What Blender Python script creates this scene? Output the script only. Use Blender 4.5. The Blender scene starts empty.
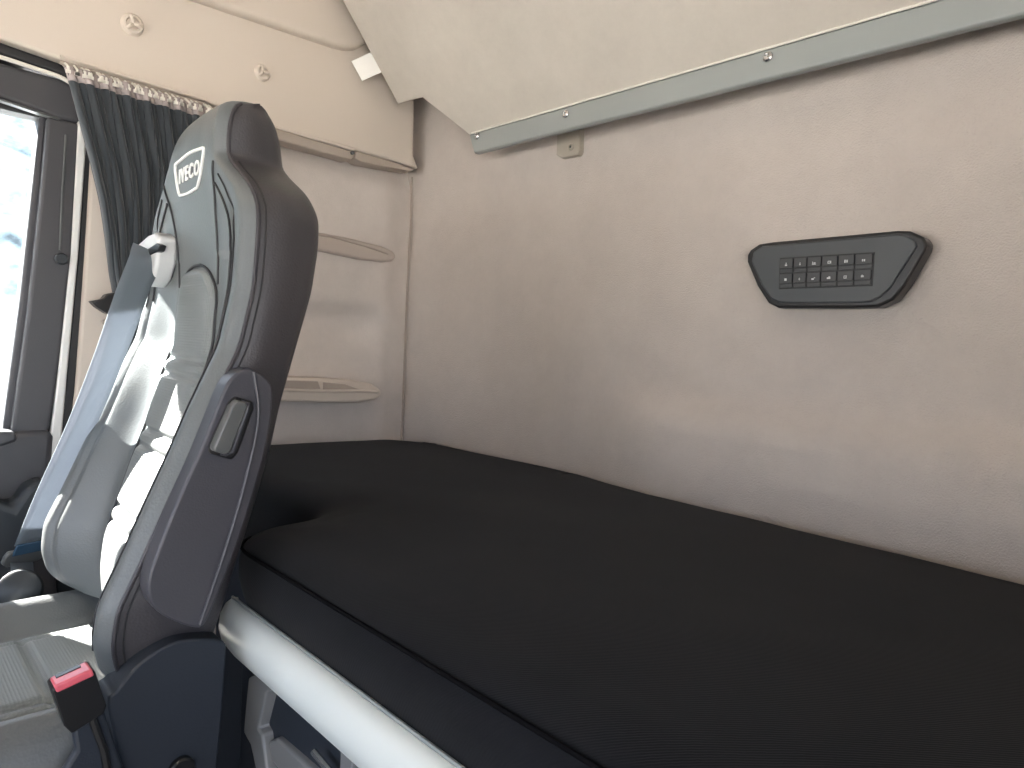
import bpy, bmesh, math, random
import numpy as np
from mathutils import Vector, Matrix, noise
random.seed(4)
sc = bpy.context.scene
C = sc.collection
ZC = 1.10                      # eye height above the cab floor; all z below are relative to the eye
PI = math.pi

# ------------------------------------------------------------------ camera
F = 700.0
def _u(v): return v / np.linalg.norm(v)
Ya = _u(np.array([-150 - 512, 312 - 384, F])); Xa = np.array([1215 - 512, 375 - 384, F]); Xa = _u(Xa - Ya * Xa.dot(Ya))
Za = np.cross(Xa, Ya)
M = np.array([Xa, Ya, Za])
def ray(px, py): return M @ np.array([(px - 512) / F, (py - 384) / F, 1.0])
def ony(px, py, y): r = ray(px, py); return Vector(r * y / r[1])
def onx(px, py, x): r = ray(px, py); return Vector(r * x / r[0])
def onz(px, py, z): r = ray(px, py); return Vector(r * z / r[2])
cam = bpy.data.cameras.new('camera'); cam.sensor_width = 36; cam.lens = 36 * F / 1024; cam.clip_start = 0.01
co = bpy.data.objects.new('camera', cam); C.objects.link(co); sc.camera = co
R = Matrix(((M[0][0], -M[0][1], -M[0][2]), (M[1][0], -M[1][1], -M[1][2]), (M[2][0], -M[2][1], -M[2][2])))
co.matrix_world = Matrix.Translation((0, 0, ZC)) @ R.to_4x4()

# ------------------------------------------------------------------ materials
def mat(name, col, rough=0.6, metal=0.0, bump=None, mottling=None, sheen=0, spec=0.5, coat=0):
    """bump=(kind, scale, strength, distance); mottling=(scale, amount)"""
    m = bpy.data.materials.new(name); m.use_nodes = True
    nt = m.node_tree; b = nt.nodes['Principled BSDF']
    b.inputs['Base Color'].default_value = (*col, 1); b.inputs['Roughness'].default_value = rough
    b.inputs['Metallic'].default_value = metal; b.inputs['Specular IOR Level'].default_value = spec
    if sheen: b.inputs['Sheen Weight'].default_value = sheen; b.inputs['Sheen Roughness'].default_value = 0.5
    if coat: b.inputs['Coat Weight'].default_value = coat; b.inputs['Coat Roughness'].default_value = 0.25
    tc = nt.nodes.new('ShaderNodeTexCoord')
    if mottling:
        n = nt.nodes.new('ShaderNodeTexNoise'); n.inputs['Scale'].default_value = mottling[0]; n.inputs['Detail'].default_value = mottling[2] if len(mottling) > 2 else 5; n.inputs['Roughness'].default_value = .78 if len(mottling) > 2 else .5
        r = nt.nodes.new('ShaderNodeValToRGB'); a = mottling[1]
        r.color_ramp.elements[0].position = .3; r.color_ramp.elements[1].position = .7
        r.color_ramp.elements[0].color = (*[c * (1 - a) for c in col], 1); r.color_ramp.elements[1].color = (*[min(1, c * (1 + a)) for c in col], 1)
        nt.links.new(tc.outputs['Object'], n.inputs['Vector']); nt.links.new(n.outputs['Fac'], r.inputs['Fac'])
        nt.links.new(r.outputs['Color'], b.inputs['Base Color'])
    if bump:
        kind, s, st, d = bump
        if kind == 'noise':
            t = nt.nodes.new('ShaderNodeTexNoise'); t.inputs['Scale'].default_value = s; t.inputs['Detail'].default_value = 3; out = t.outputs['Fac']
        elif kind == 'voronoi':
            t = nt.nodes.new('ShaderNodeTexVoronoi'); t.inputs['Scale'].default_value = s; t.inputs['Randomness'].default_value = 1; out = t.outputs['Distance']
        elif kind == 'dots':
            t = nt.nodes.new('ShaderNodeTexVoronoi'); t.inputs['Scale'].default_value = s; t.inputs['Randomness'].default_value = 0.0; out = t.outputs['Distance']
        else:
            t = nt.nodes.new('ShaderNodeTexWave'); t.inputs['Scale'].default_value = s; t.inputs['Distortion'].default_value = 1.5; t.bands_direction = 'DIAGONAL'; out = t.outputs['Fac']
        nt.links.new(tc.outputs['Object'], t.inputs['Vector'])
        bp = nt.nodes.new('ShaderNodeBump'); bp.inputs['Strength'].default_value = st; bp.inputs['Distance'].default_value = d
        nt.links.new(out, bp.inputs['Height']); nt.links.new(bp.outputs['Normal'], b.inputs['Normal'])
    return m
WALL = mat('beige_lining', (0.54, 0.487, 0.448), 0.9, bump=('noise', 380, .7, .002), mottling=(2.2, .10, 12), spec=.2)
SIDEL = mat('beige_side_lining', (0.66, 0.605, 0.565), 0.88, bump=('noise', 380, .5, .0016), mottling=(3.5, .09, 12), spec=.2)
TRIM = mat('beige_plastic', (0.64, 0.57, 0.50), 0.6, bump=('voronoi', 500, .15, .0006), spec=.3)
TRIMD = mat('taupe_plastic', (0.42, 0.36, 0.31), 0.5, bump=('voronoi', 500, .1, .0005))
BUNK = mat('bunk_board', (0.51, 0.475, 0.425), 0.85, bump=('noise', 300, .4, .0012), mottling=(5, .09, 12), spec=.2)
RAILM = mat('grey_painted_metal', (0.29, 0.315, 0.31), 0.42, metal=0.15)
BRACK = mat('taupe_bracket', (0.40, 0.36, 0.30), 0.5)
STEEL = mat('steel', (0.6, 0.6, 0.6), 0.25, metal=1)
LEA_S = mat('black_leather', (0.046, 0.043, 0.048), 0.40, bump=('voronoi', 330, .25, .0009), spec=.5)
LEA_F = mat('skylit_black_leather', (0.12, 0.131, 0.134), 0.42, bump=('voronoi', 330, .22, .0009), spec=.6)  # same black leather, lightened to paint the sky's reflection into the seat front
LEA_P = mat('perforated_leather', (0.175, 0.19, 0.19), 0.5, bump=('dots', 260, .7, .0012), spec=.5)
THREAD = mat('seam_thread', (0.02, 0.02, 0.022), 0.5)
PLA = mat('charcoal_plastic', (0.058, 0.058, 0.070), 0.42, bump=('voronoi', 420, .15, .0006), spec=.5)
PLB = mat('dark_blue_plastic', (0.024, 0.030, 0.041), 0.5, bump=('voronoi', 420, .15, .0006), spec=.4)
PLG = mat('glossy_grey_plastic', (0.10, 0.105, 0.105), 0.3, spec=.6)
LOGO = mat('white_stitching', (0.85, 0.86, 0.84), 0.6)
BLK = mat('black_plastic', (0.012, 0.012, 0.013), 0.35)
PANG = mat('panel_grey', (0.06, 0.066, 0.072), 0.45)
BTN = mat('button_grey', (0.05, 0.053, 0.056), 0.5)
ICON = mat('icon_white', (0.6, 0.62, 0.62), 0.6)
MATT = mat('black_mattress_cover', (0.0078, 0.0085, 0.0108), 0.85, bump=('wave', 170, .2, .0008), sheen=0.05, spec=.10, mottling=(14, .12))
PIPE = mat('mattress_seam', (0.004, 0.004, 0.005), 0.95, spec=.05)
RAILW = mat('white_aluminium', (0.78, 0.83, 0.81), 0.38, spec=.5)
CURT = mat('curtain_fabric', (0.038, 0.045, 0.052), 0.9, bump=('wave', 260, .2, .0006), sheen=0.3, spec=.2)
TAPE = mat('curtain_tape', (0.36, 0.31, 0.30), 0.9)
WHT = mat('white_plastic', (0.75, 0.72, 0.66), 0.5)
SEAL = mat('rubber_seal', (0.02, 0.02, 0.022), 0.5)
DOORP = mat('door_grey_plastic', (0.055, 0.055, 0.062), 0.5, bump=('voronoi', 420, .12, .0006))
DOORD = mat('door_dark_plastic', (0.022, 0.027, 0.032), 0.5)
PAINT = mat('white_body_paint', (0.72, 0.72, 0.70), 0.3, coat=.5)
WEB = mat('grey_webbing', (0.21, 0.25, 0.28), 0.55, bump=('wave', 300, .5, .001), sheen=.2)
wn = WEB.node_tree; wb_ = wn.nodes['Principled BSDF']; wt = wn.nodes.new('ShaderNodeBsdfTranslucent'); wt.inputs[0].default_value = (.30, .32, .36, 1)
wm = wn.nodes.new('ShaderNodeMixShader'); wm.inputs[0].default_value = .4
wn.links.new(wb_.outputs[0], wm.inputs[1]); wn.links.new(wt.outputs[0], wm.inputs[2]); wn.links.new(wm.outputs[0], wn.nodes['Material Output'].inputs[0])
RED = mat('red_release_button', (0.72, 0.13, 0.17), 0.35)
CLEARM = mat('smoky_belt_plastic', (0.05, 0.10, 0.16), 0.2, spec=.7)
TAG = mat('white_cloth_tag', (0.85, 0.84, 0.80), 0.9)
FLOORM = mat('black_rubber_mat', (0.02, 0.02, 0.022), 0.8)
GLASS = bpy.data.materials.new('window_glass'); GLASS.use_nodes = True
nt = GLASS.node_tree; nt.nodes.remove(nt.nodes['Principled BSDF'])
tr = nt.nodes.new('ShaderNodeBsdfTransparent'); tr.inputs[0].default_value = (.93, .96, .97, 1)
gl = nt.nodes.new('ShaderNodeBsdfGlossy'); gl.inputs['Roughness'].default_value = 0.02
fr = nt.nodes.new('ShaderNodeFresnel'); fr.inputs[0].default_value = 1.3
mx = nt.nodes.new('ShaderNodeMixShader')
nt.links.new(fr.outputs[0], mx.inputs[0]); nt.links.new(tr.outputs[0], mx.inputs[1]); nt.links.new(gl.outputs[0], mx.inputs[2])
nt.links.new(mx.outputs[0], nt.nodes['Material Output'].inputs[0])

# ------------------------------------------------------------------ builders
def tag(o, label=None, cat=None, group=None, kind=None):
    if label: o['label'] = label
    if cat: o['category'] = cat
    if group: o['group'] = group
    if kind: o['kind'] = kind
    return o
ORG = {}
def empty(name, loc, label=None, cat=None, group=None):
    o = bpy.data.objects.new(name, None); C.objects.link(o); o.location = (loc[0], loc[1], loc[2] + ZC); o.empty_display_size = .05
    ORG[o] = Vector(loc)
    return tag(o, label, cat, group)
def mk(name, verts, faces, m, parent=None, smooth=True, bevel=0, seg=2, sub=0, ang=35, solid=0):
    """link verts given in eye-relative space as one mesh; its origin goes to its own base"""
    vs = [Vector(v) for v in verts]
    lo = Vector((min(v.x for v in vs), min(v.y for v in vs), min(v.z for v in vs))); hi = Vector((max(v.x for v in vs), max(v.y for v in vs), max(v.z for v in vs)))
    org = Vector(((lo.x + hi.x) / 2, (lo.y + hi.y) / 2, lo.z))
    me = bpy.data.meshes.new(name); me.from_pydata([v - org for v in vs], [], faces)
    bm = bmesh.new(); bm.from_mesh(me); bmesh.ops.remove_doubles(bm, verts=bm.verts, dist=1e-6); bmesh.ops.recalc_face_normals(bm, faces=bm.faces); bm.to_mesh(me); bm.free()
    me.materials.append(m)
    o = bpy.data.objects.new(name, me); C.objects.link(o)
    if parent is not None:
        o.parent = parent; o.location = org - ORG[parent]
    else:
        o.location = org + Vector((0, 0, ZC))
    ORG[o] = org
    if bevel:
        b = o.modifiers.new('bevel', 'BEVEL'); b.width = bevel; b.segments = seg; b.limit_method = 'ANGLE'; b.angle_limit = math.radians(30)
    if solid:
        s = o.modifiers.new('solid', 'SOLIDIFY'); s.thickness = solid; s.offset = 0
    if sub:
        s = o.modifiers.new('sub', 'SUBSURF'); s.levels = sub; s.render_levels = sub
    if smooth:
        for p in me.polygons: p.use_smooth = True
        me.set_sharp_from_angle(angle=math.radians(ang)) if not sub else None
    return o
def join(parts):
    V, Fc = [], []
    for v, f in parts:
        n = len(V); V += [Vector(x) for x in v]; Fc += [[i + n for i in q] for q in f]
    return V, Fc
def box(x0, x1, y0, y1, z0, z1):
    v = [(x, y, z) for x in (x0, x1) for y in (y0, y1) for z in (z0, z1)]
    return v, [[0, 1, 3, 2], [4, 6, 7, 5], [0, 4, 5, 1], [2, 3, 7, 6], [0, 2, 6, 4], [1, 5, 7, 3]]
def prism(pts, d):
    """extrude outline pts (3-D) by vector d"""
    n = len(pts); v = [Vector(p) for p in pts]; d = Vector(d); v2 = v + [p + d for p in v]
    return v2, [list(range(n)), list(range(2 * n - 1, n - 1, -1))] + [[i, (i + 1) % n, n + (i + 1) % n, n + i] for i in range(n)]
def tube(path, r, n=8, closed=False, flat=None):
    P = [Vector(p) for p in path]; V = []; Fc = []; m_ = len(P); prev = None
    for i, p in enumerate(P):
        a = P[(i - 1) % m_] if (closed or i > 0) else p; b = P[(i + 1) % m_] if (closed or i < m_ - 1) else p
        t = (b - a).normalized()
        if prev is None:
            up = Vector((0, 0, 1)) if abs(t.z) < .9 else Vector((1, 0, 0)); s = t.cross(up).normalized()
        else:
            s = (prev - t * prev.dot(t)).normalized()
        prev = s; q = t.cross(s)
        rr = r[i] if isinstance(r, (list, tuple)) else r
        for k in range(n):
            a_ = 2 * PI * k / n
            V.append(p + s * math.cos(a_) * rr + q * math.sin(a_) * rr)
    for i in range(m_ if closed else m_ - 1):
        j = (i + 1) % m_
        for k in range(n):
            Fc.append([i * n + k, i * n + (k + 1) % n, j * n + (k + 1) % n, j * n + k])
    if not closed: Fc += [list(range(n))[::-1], [(m_ - 1) * n + k for k in range(n)]]
    return V, Fc
def spline(pts, n=8, closed=False):
    P = [Vector(p) for p in pts]; out = []; L = len(P)
    rng = range(L) if closed else range(L - 1)
    for i in rng:
        p0 = P[(i - 1) % L] if (closed or i > 0) else P[0] * 2 - P[1]; p1 = P[i]; p2 = P[(i + 1) % L]
        p3 = P[(i + 2) % L] if (closed or i < L - 2) else P[-1] * 2 - P[-2]
        for k in range(n):
            t = k / n
            out.append(.5 * ((2 * p1) + (p2 - p0) * t + (2 * p0 - 5 * p1 + 4 * p2 - p3) * t * t + (3 * p1 - p0 - 3 * p2 + p3) * t ** 3))
    if not closed: out.append(P[-1])
    return out
def grid(fn, us, vs):
    V = [fn(u, v) for v in vs for u in us]; n = len(us)
    Fc = [[j * n + i, j * n + i + 1, (j + 1) * n + i + 1, (j + 1) * n + i] for j in range(len(vs) - 1) for i in range(n - 1)]
    return V, Fc
def lin(a, b, n): return [a + (b - a) * i / (n - 1) for i in range(n)]
def sm(a, b, x):
    t = max(0., min(1., (x - a) / (b - a))); return t * t * (3 - 2 * t)
def itp(tab, z):
    """tab rows sorted by descending key; cubic-ish interpolation of the columns"""
    zs = [r[0] for r in tab][::-1]
    out = []
    for c in range(1, len(tab[0])): out.append(float(np.interp(z, zs, [r[c] for r in tab][::-1])))
    return out
def ypl(name, pts, y, thick, m, parent=None, bevel=.004, **k):      # outline seen in the photo, standing in the plane y, extruded outwards
    return mk(name, *prism([ony(a, b, y) for a, b in pts], (0, thick, 0)), m, parent, bevel=bevel, **k)
def xpl(name, pts, x, thick, m, parent=None, bevel=.003, **k):
    return mk(name, *prism([onx(a, b, x) for a, b in pts], (thick, 0, 0)), m, parent, bevel=bevel, **k)

# ================================================================== THE SETTING
W = 1.66
def bump2(a, b, ya, yb, y, z): return math.exp(-((y - ya) / yb) ** 2 - ((z - a) / b) ** 2)
def backx(y, z):
    x = 1.165 + .025 * math.sin(max(0, min(1, (y - .1) / 1.4)) * PI)
    x -= .012 * sm(1.50, 1.70, y)
    x -= .045 * sm(-.075, -.145, z) * sm(1.05, .75, y)                 # the wall swells below the crease
    x += .020 * bump2(.33, .05, 1.42, .16, y, z)                      # shallow dent by the end of the bunk rail
    x -= .010 * bump2(-.02, .13, .98, .09, y, z)
    return x
v, f = grid(lambda y, z: Vector((backx(y, z), y, z)), lin(-1.0, 1.72, 120), lin(-1.1, 1.06, 100))
v2, f2 = grid(lambda y, z: Vector((1.26, y, z)), lin(-1.0, 1.72, 2), lin(-1.1, 1.06, 2))
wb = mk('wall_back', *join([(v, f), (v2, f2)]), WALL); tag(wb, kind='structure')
def sidey(x, z):
    y = W - .012
    f_ = 1 - sm(.98, 1.12, x); y += .030 * sm(.098, .038, z) * f_                                    # upper pad rolls back above the lower one
    y -= .026 * sm(.03, -.06, z) * f_
    y += .018 * sm(1.05, 1.15, x)
    y += .02 * sm(.40, .46, z)
    y -= .012 * bump2(.30, .10, .9, .2, x, z)
    return y
v, f = grid(lambda x, z: Vector((x, sidey(x, z), z)), lin(.34, 1.2, 60), lin(-1.1, 1.08, 140))
v2, f2 = grid(lambda x, z: Vector((x, 1.74, z)), lin(.34, 1.2, 2), lin(-1.1, 1.08, 2))
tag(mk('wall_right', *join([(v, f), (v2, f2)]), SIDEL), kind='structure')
tag(mk('trim_1', *tube([Vector((backx(1.66, z) - .006, sidey(1.12, min(z, .38)) - .001, z)) for z in lin(-.3, .45, 20)], .0028, 6), TRIMD), kind='structure')   # corner gasket
# upper side trim: bottom edge carries the curtain track and the grab ledge
up = [(-60, 17), (62, 60), (200, 100), (280, 129), (345, 147), (412, 166), (419, 169), (414, 156), (415, 60), (417, -90), (-60, -90)]
tag(ypl('trim_2', up, 1.60, .10, TRIM, bevel=.006, seg=3), kind='structure')
ov = [(-60, -80), (100, -31), (200, -1), (262, 20), (315, 38), (335, 45), (347, 48), (358, 48), (368, 43), (380, 20), (390, -60), (390, -150), (-60, -150)]
tag(ypl('trim_3', ov, 1.575, .06, TRIM, bevel=.012, seg=4), kind='structure')
ceil = [box(-1.75, 1.26, -.98, 1.74, 1.06, 1.12)]
tag(mk('ceiling', *join(ceil), TRIM, smooth=False), kind='structure')
tag(mk('floor', *box(-1.75, 1.26, -.98, 1.74, -1.14, -1.10), FLOORM, smooth=False), kind='structure')
# windscreen wall: dashboard below, header above, posts at the sides
tag(mk('wall_front', *join([box(-1.72, -1.60, -.98, 1.74, -1.1, -.42), box(-1.72, -1.60, -.98, 1.74, .28, 1.06), box(-1.72, -1.60, 1.60, 1.74, -.42, .52), box(-1.72, -1.60, -.98, -.45, -.42, .52)]), DOORD, bevel=.01), kind='structure')
# driver side wall, with the driver's door standing open
tag(mk('wall_left', *join([box(.10, 1.26, -.98, -.92, -1.1, 1.06), box(-1.72, .25, -.98, -.92, .44, 1.06), box(-1.72, -1.1, -.98, -.92, -.95, .44), box(-1.72, .25, -.98, -.92, -1.1, -.95)]), TRIM, smooth=False), kind='structure')

# ------------------------------------------------------------------ passenger door, right wall forward of the curtain
dr = empty('door_1', (-.4, 1.64, -1.05)); tag(dr, kind='structure')
YD = 1.62
ypl('door_header', [(-90, 33), (0, 62), (60, 78), (78, 88), (82, 124), (60, 120), (0, 98), (-90, 72)], YD, .07, DOORP, dr, bevel=.010, seg=4)
ypl('header_trim', [(-90, 72), (0, 98), (60, 118), (60, 120), (0, 100), (-90, 74)], YD - .004, .02, PLG, dr, bevel=.001)
ypl('window_surround', [(-90, 74), (0, 100), (60, 120), (60, 132), (46, 126), (42, 118), (0, 108), (-90, 83)], YD + .025, .05, SEAL, dr, bevel=.003)
ypl('window_frame', [(40, 112), (48, 118), (33, 300), (15, 432), (2, 434), (20, 300)], YD + .02, .05, DOORP, dr, bevel=.006, seg=3)
ypl('door_post', [(48, 116), (81, 124), (72, 250), (60, 360), (50, 429), (45, 434), (11, 434), (28, 310), (40, 200)], YD, .07, DOORP, dr, bevel=.010, seg=4)
ypl('weather_strip', [(78, 128), (82, 126), (73, 260), (62, 372), (52, 440), (48, 440), (58, 370), (69, 260)], YD + .01, .05, SEAL, dr, bevel=.003)
dp = ypl('door_panel', [(-90, 408), (0, 437), (10, 432), (50, 430), (54, 437), (52, 470), (60, 640), (90, 900), (-90, 900)], YD - .01, .09, DOORP, dr, bevel=.012, seg=4)
mk('armrest', *prism([ony(a, b, YD - .01) for a, b in [(-80, 470), (8, 500), (22, 480), (40, 474), (46, 486), (22, 560), (14, 640), (-80, 640)]], (0, -.06, 0)), DOORD, dp, bevel=.015, seg=4)
ypl('window_ledge', [(-90, 400), (0, 432), (16, 432), (18, 441), (0, 447), (-90, 425)], YD - .03, .06, DOORP, dr, bevel=.006, seg=3)
mk('wiring_tube', *tube([ony(66, 135, YD - .006), ony(62, 200, YD - .006), ony(60, 250, YD - .006)], .0022, 8), PLG, dr)
kn = ony(61, 259, YD - .004)
def disc(c, axis, r, h, n=24, prof=None):
    """lathe around axis; prof list of (radius, height)"""
    axis = Vector(axis).normalized(); s = axis.orthogonal().normalized(); q = axis.cross(s); c = Vector(c)
    prof = prof or [(0, 0), (r, 0), (r, h * .7), (r * .85, h), (0, h)]
    V, Fc = [], []
    for (rr, hh) in prof:
        for k in range(n):
            a = 2 * PI * k / n; V.append(c + axis * hh + (s * math.cos(a) + q * math.sin(a)) * max(rr, 1e-5))
    for i in range(len(prof) - 1):
        for k in range(n): Fc.append([i * n + k, i * n + (k + 1) % n, (i + 1) * n + (k + 1) % n, (i + 1) * n + k])
    return V, Fc
mk('tube_end', *disc(kn, (0, -1, 0), .011, .010), DOORD, dr)
ypl('window_pane', [(-95, 60), (45, 105), (24, 300), (6, 440), (-95, 440)], YD + .055, .004, GLASS, dr, bevel=0, smooth=False)
# body paint strip in the door gap and the B-pillar trim beside it
tag(ypl('trim_4', [(78, 120), (88, 124), (79, 250), (67, 380), (59, 470), (46, 470), (57, 385), (71, 255)], YD - .002, .05, PAINT, bevel=.004, seg=3), kind='structure')
tag(ypl('trim_5', [(86, 120), (97, 124), (88, 250), (77, 370), (68, 470), (57, 470), (66, 380), (79, 250)], YD + .012, .05, SEAL, bevel=.004, seg=3), kind='structure')
tag(ypl('trim_6', [(93, 110), (170, 130), (170, 470), (65, 470), (75, 390), (85, 250)], YD + .006, .05, TRIM, bevel=.008, seg=3), kind='structure')
tag(ypl('trim_7', [(-90, 9), (0, 42), (62, 64), (84, 92), (120, 118), (84, 126), (78, 96), (62, 74), (0, 54), (-90, 24)], YD + .004, .06, SEAL, bevel=.004), kind='structure')
tag(mk('trim_8', *tube([ony(a, b, YD - .002) for a, b in spline([(x, y, 0) for x, y in [(-90, 30), (0, 58), (40, 71), (62, 79), (74, 88), (80, 100)]], 6) for _ in [0]] if False else [ony(p.x, p.y, YD - .002) for p in spline([(-90, 30, 0), (0, 57, 0), (40, 70, 0), (62, 78, 0), (76, 88, 0), (82, 104, 0)], 6)], .0042, 8), WHT), kind='structure')  # white tube paints in the highlight along the door seal
tag(ypl('trim_9', [(46, 462), (180, 462), (180, 950), (100, 950), (60, 640)], YD + .02, .05, DOORD, bevel=.004), kind='structure')
# body side below and ahead of the door
tag(mk('wall_right_front', *join([box(-1.72, .2, 1.70, 1.76, -1.1, -.30), box(-1.72, .25, 1.70, 1.76, .44, 1.06), box(-1.72, -1.15, 1.70, 1.76, -.30, .44)]), TRIM, smooth=False), kind='structure')

# ================================================================== HOOKS, LEDGES, TRACK, CURTAIN
def coat_hook(px, py, s, label):
    c = ony(px, py, 1.600); e = empty('coat_hook', c, label, 'coat hook')
    mk('base', *disc(c, (0, -1, 0), 0, 0, 28, [(0, -.004), (.019 * s, -.004), (.019 * s, .004), (.016 * s, .009), (.012 * s, .010), (.010 * s, .005), (0, .005)]), TRIM, e)
    for k in (0, 1, 2):
        a = PI / 2 + k * 2 * PI / 3 + .3; d = Vector((math.cos(a), 0, math.sin(a)))
        mk('spoke', *tube([c + Vector((0, -.008, 0)), c + d * .008 * s + Vector((0, -.012, 0)), c + d * .014 * s + Vector((0, -.009, 0))], [.004 * s, .0035 * s, .003 * s], 8), TRIM, e)
    return e
coat_hook(132, 25, 1.12, 'round beige coat hook boss above the curtain, the one nearer the door')
coat_hook(262, 73, .95, 'round beige coat hook boss above the top of the seat')
tr_ = empty('curtain_track', ony(130, 80, 1.6), 'thin beige curtain track along the bottom edge of the upper side trim', 'curtain track')
TP = [ony(60, 62, 1.592), ony(130, 83, 1.592), ony(205, 105, 1.592)]
mk('rail', *tube(spline(TP, 8), .0045, 8), TRIMD, tr_)
mk('rail_lip', *tube(spline([p + Vector((0, -.004, .010)) for p in TP], 8), .003, 8), TRIM, tr_)
# curtain
cu = empty('curtain', ony(130, 300, 1.58), 'gathered dark grey curtain hanging from the track behind the seat', 'curtain')
CT = sorted([(ony(a, b, 1.574).z, ony(a, b, 1.574).x, r_) for a, b, r_ in [(63, 62, .60), (70, 85, .60), (79, 120, .60), (90, 160, .60), (100, 200, .58), (108, 240, .56), (115, 280, .55), (119, 305, .54), (117, 330, .54), (112, 370, .55), (100, 440, .56), (90, 520, .56)]], reverse=True)
def curt(u, z, dz=0, dy=0):
    l, r = itp(CT, z)
    uu = u + .012 * math.sin(9 * u + z * 6)
    t = sm(.475, .0, z)
    top = 1 - sm(.40, .475, z)
    x = l + (r - l) * uu
    ph = uu * 24 * 2 * PI
    y = 1.574 + (.009 + .003 * top) * math.sin(ph + .6 * math.sin(7 * z + 5 * u)) + .006 * math.sin(ph * .37 + 11 * z) + .020 * bump2(.10, .07, .5, 9, x, z)
    x += .004 * math.cos(ph) - .06 * max(0, .5 - u) * 0
    zt = (z - .475)
    return Vector((x, y + dy, z + dz - .022 * (u - .0) * sm(.2, .475, z) * 0))
def trackz(x): # height of the track above x
    return float(np.interp(x, [TP[0].x, TP[1].x, TP[2].x], [TP[0].z, TP[1].z, TP[2].z]))
def curt2(u, z, dy=0):
    p = curt(u, z, 0, dy); p.z += (trackz(p.x) - .49) * sm(.2, .47, z) - .002; return p
us = lin(0, 1, 330)
mk('fabric', *grid(lambda u, z: curt2(u, z), us, lin(.460, -.20, 60)), CURT, cu, solid=.0025)
mk('header_tape', *grid(lambda u, z: curt2(u, z, -.002), us, lin(.481, .457, 5)), TAPE, cu, solid=.003)
mk('selvedge', *tube([curt2(0, z, -.003) for z in lin(.47, -.3, 40)], .0028, 6), CURT, cu)
hk = None
for k in range(36):
    u = (k + .5) / 36; p = curt2(u, .474); p.y = 1.562; q = Vector((p.x, 1.590, trackz(p.x)))
    if hk is None:
        hk = mk('curtain_hook', *join([tube([p + Vector((0, -.004, -.006)), p + Vector((0, -.005, .002)), q + Vector((0, -.006, -.002))], .0022, 6), box(p.x - .004, p.x + .004, p.y - .006, p.y - .002, p.z - .008, p.z - .002)]), WHT, cu); p0 = p
    else:
        o = hk.copy(); C.objects.link(o); o.parent = cu; o.location = hk.location + (p - p0)
# unseen curtain, added over the passenger window's forward half to shade the cushion
sun_blocker = empty('curtain', (-.3, 1.58, .0), 'added dark grey curtain across the forward half of the passenger door window, a sun blocker outside the frame', 'curtain')
def curf(u, z): return Vector((-.62 + .66 * u, 1.578 + .012 * math.sin(u * 40 * PI + .5 * math.sin(8 * z)), z))
mk('fabric', *grid(curf, lin(0, 1, 260), lin(.47, -.42, 30)), CURT, sun_blocker, solid=.0025)
# curtain tie-back clip on the pillar
tb = empty('curtain_tieback', ony(105, 305, 1.60), 'black curtain tie-back clip with beige strap on the door pillar', 'tieback')
mk('clip', *prism([ony(a, b, 1.575) for a, b in [(91, 301), (103, 299), (107, 294), (122, 291), (128, 300), (122, 312), (108, 314), (97, 307)]], (0, .03, 0)), BLK, tb, bevel=.003)
mk('strap', *grid(lambda t, w: ony(110, 322, 1.585).lerp(ony(150, 300, 1.53), t) + Vector((0, -.01 * math.sin(t * PI), -.022 * w)), lin(0, 1, 12), [0, 1]), TRIM, tb, solid=.003)
mk('strap_button', *disc(ony(104, 322, 1.612), (0, -1, 0), .005, .006), TRIMD, tb)
# grab ledge, shelf lip and pocket on the side wall
lg = empty('grab_ledge', ony(350, 155, 1.60), 'long taupe grab ledge under the upper trim, ending near the corner', 'grab ledge')
mk('ledge', *prism([ony(a, b, 1.597) for a, b in [(255, 121), (352, 151), (355, 155), (351, 160), (330, 154), (255, 134)]], (0, .05, 0)), TRIMD, lg, bevel=.004, seg=3)
mk('ledge_end', *prism([ony(a, b, 1.597) for a, b in [(356, 151), (372, 155), (416, 169), (412, 171), (380, 166), (361, 162), (355, 158)]], (0, .05, 0)), TRIMD, lg, bevel=.003, seg=3)
mk('ledge_lip', *tube([ony(255, 121, 1.592), ony(300, 134, 1.592), ony(354, 150, 1.592)], .003, 8), TRIM, lg)
mk('latch', *disc(ony(352, 153, 1.597), (0, -1, 0), .005, .006), PLG, lg)
sl = empty('shelf_lip', ony(350, 250, 1.63), 'slim beige moulded shelf lip with rounded end, middle of the side lining', 'shelf lip')
yy = W - .035
LIPM = mat('warm_grey_plastic', (0.50, 0.435, 0.39), .55)
mk('lip', *prism([ony(a, b, yy) for a, b in [(255, 222), (313, 231), (350, 238), (382, 246), (393, 251), (397, 256), (394, 261), (386, 262), (360, 259), (313, 249), (255, 238)]], (0, .06, 0)), LIPM, sl, bevel=.007, seg=4)
mk('groove', *tube([ony(300, 232, yy - .001), ony(335, 238, yy - .001), ony(365, 246, yy - .001), ony(388, 254, yy - .001)], .0022, 8), TRIMD, sl)
pk = empty('wall_pocket', ony(330, 390, 1.6), 'beige moulded wall pocket with rounded open end just above the mattress', 'wall pocket')
yy = W - .06
mk('rim', *prism([ony(a, b, yy) for a, b in [(240, 376), (320, 378), (352, 380), (372, 384), (381, 390), (382, 395), (376, 400), (358, 403), (320, 403), (240, 400)]], (0, .10, 0)), TRIM, pk, bevel=.010, seg=4)
mk('inner_wall', *prism([ony(a, b, yy - .001) for a, b in [(240, 379), (318, 381), (321, 389), (240, 388)]], (0, .01, 0)), TRIMD, pk, bevel=.002)
mk('inner_end', *prism([ony(a, b, yy - .001) for a, b in [(323, 382), (345, 384), (362, 390), (345, 391), (323, 390)]], (0, .01, 0)), TRIMD, pk, bevel=.002)
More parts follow.
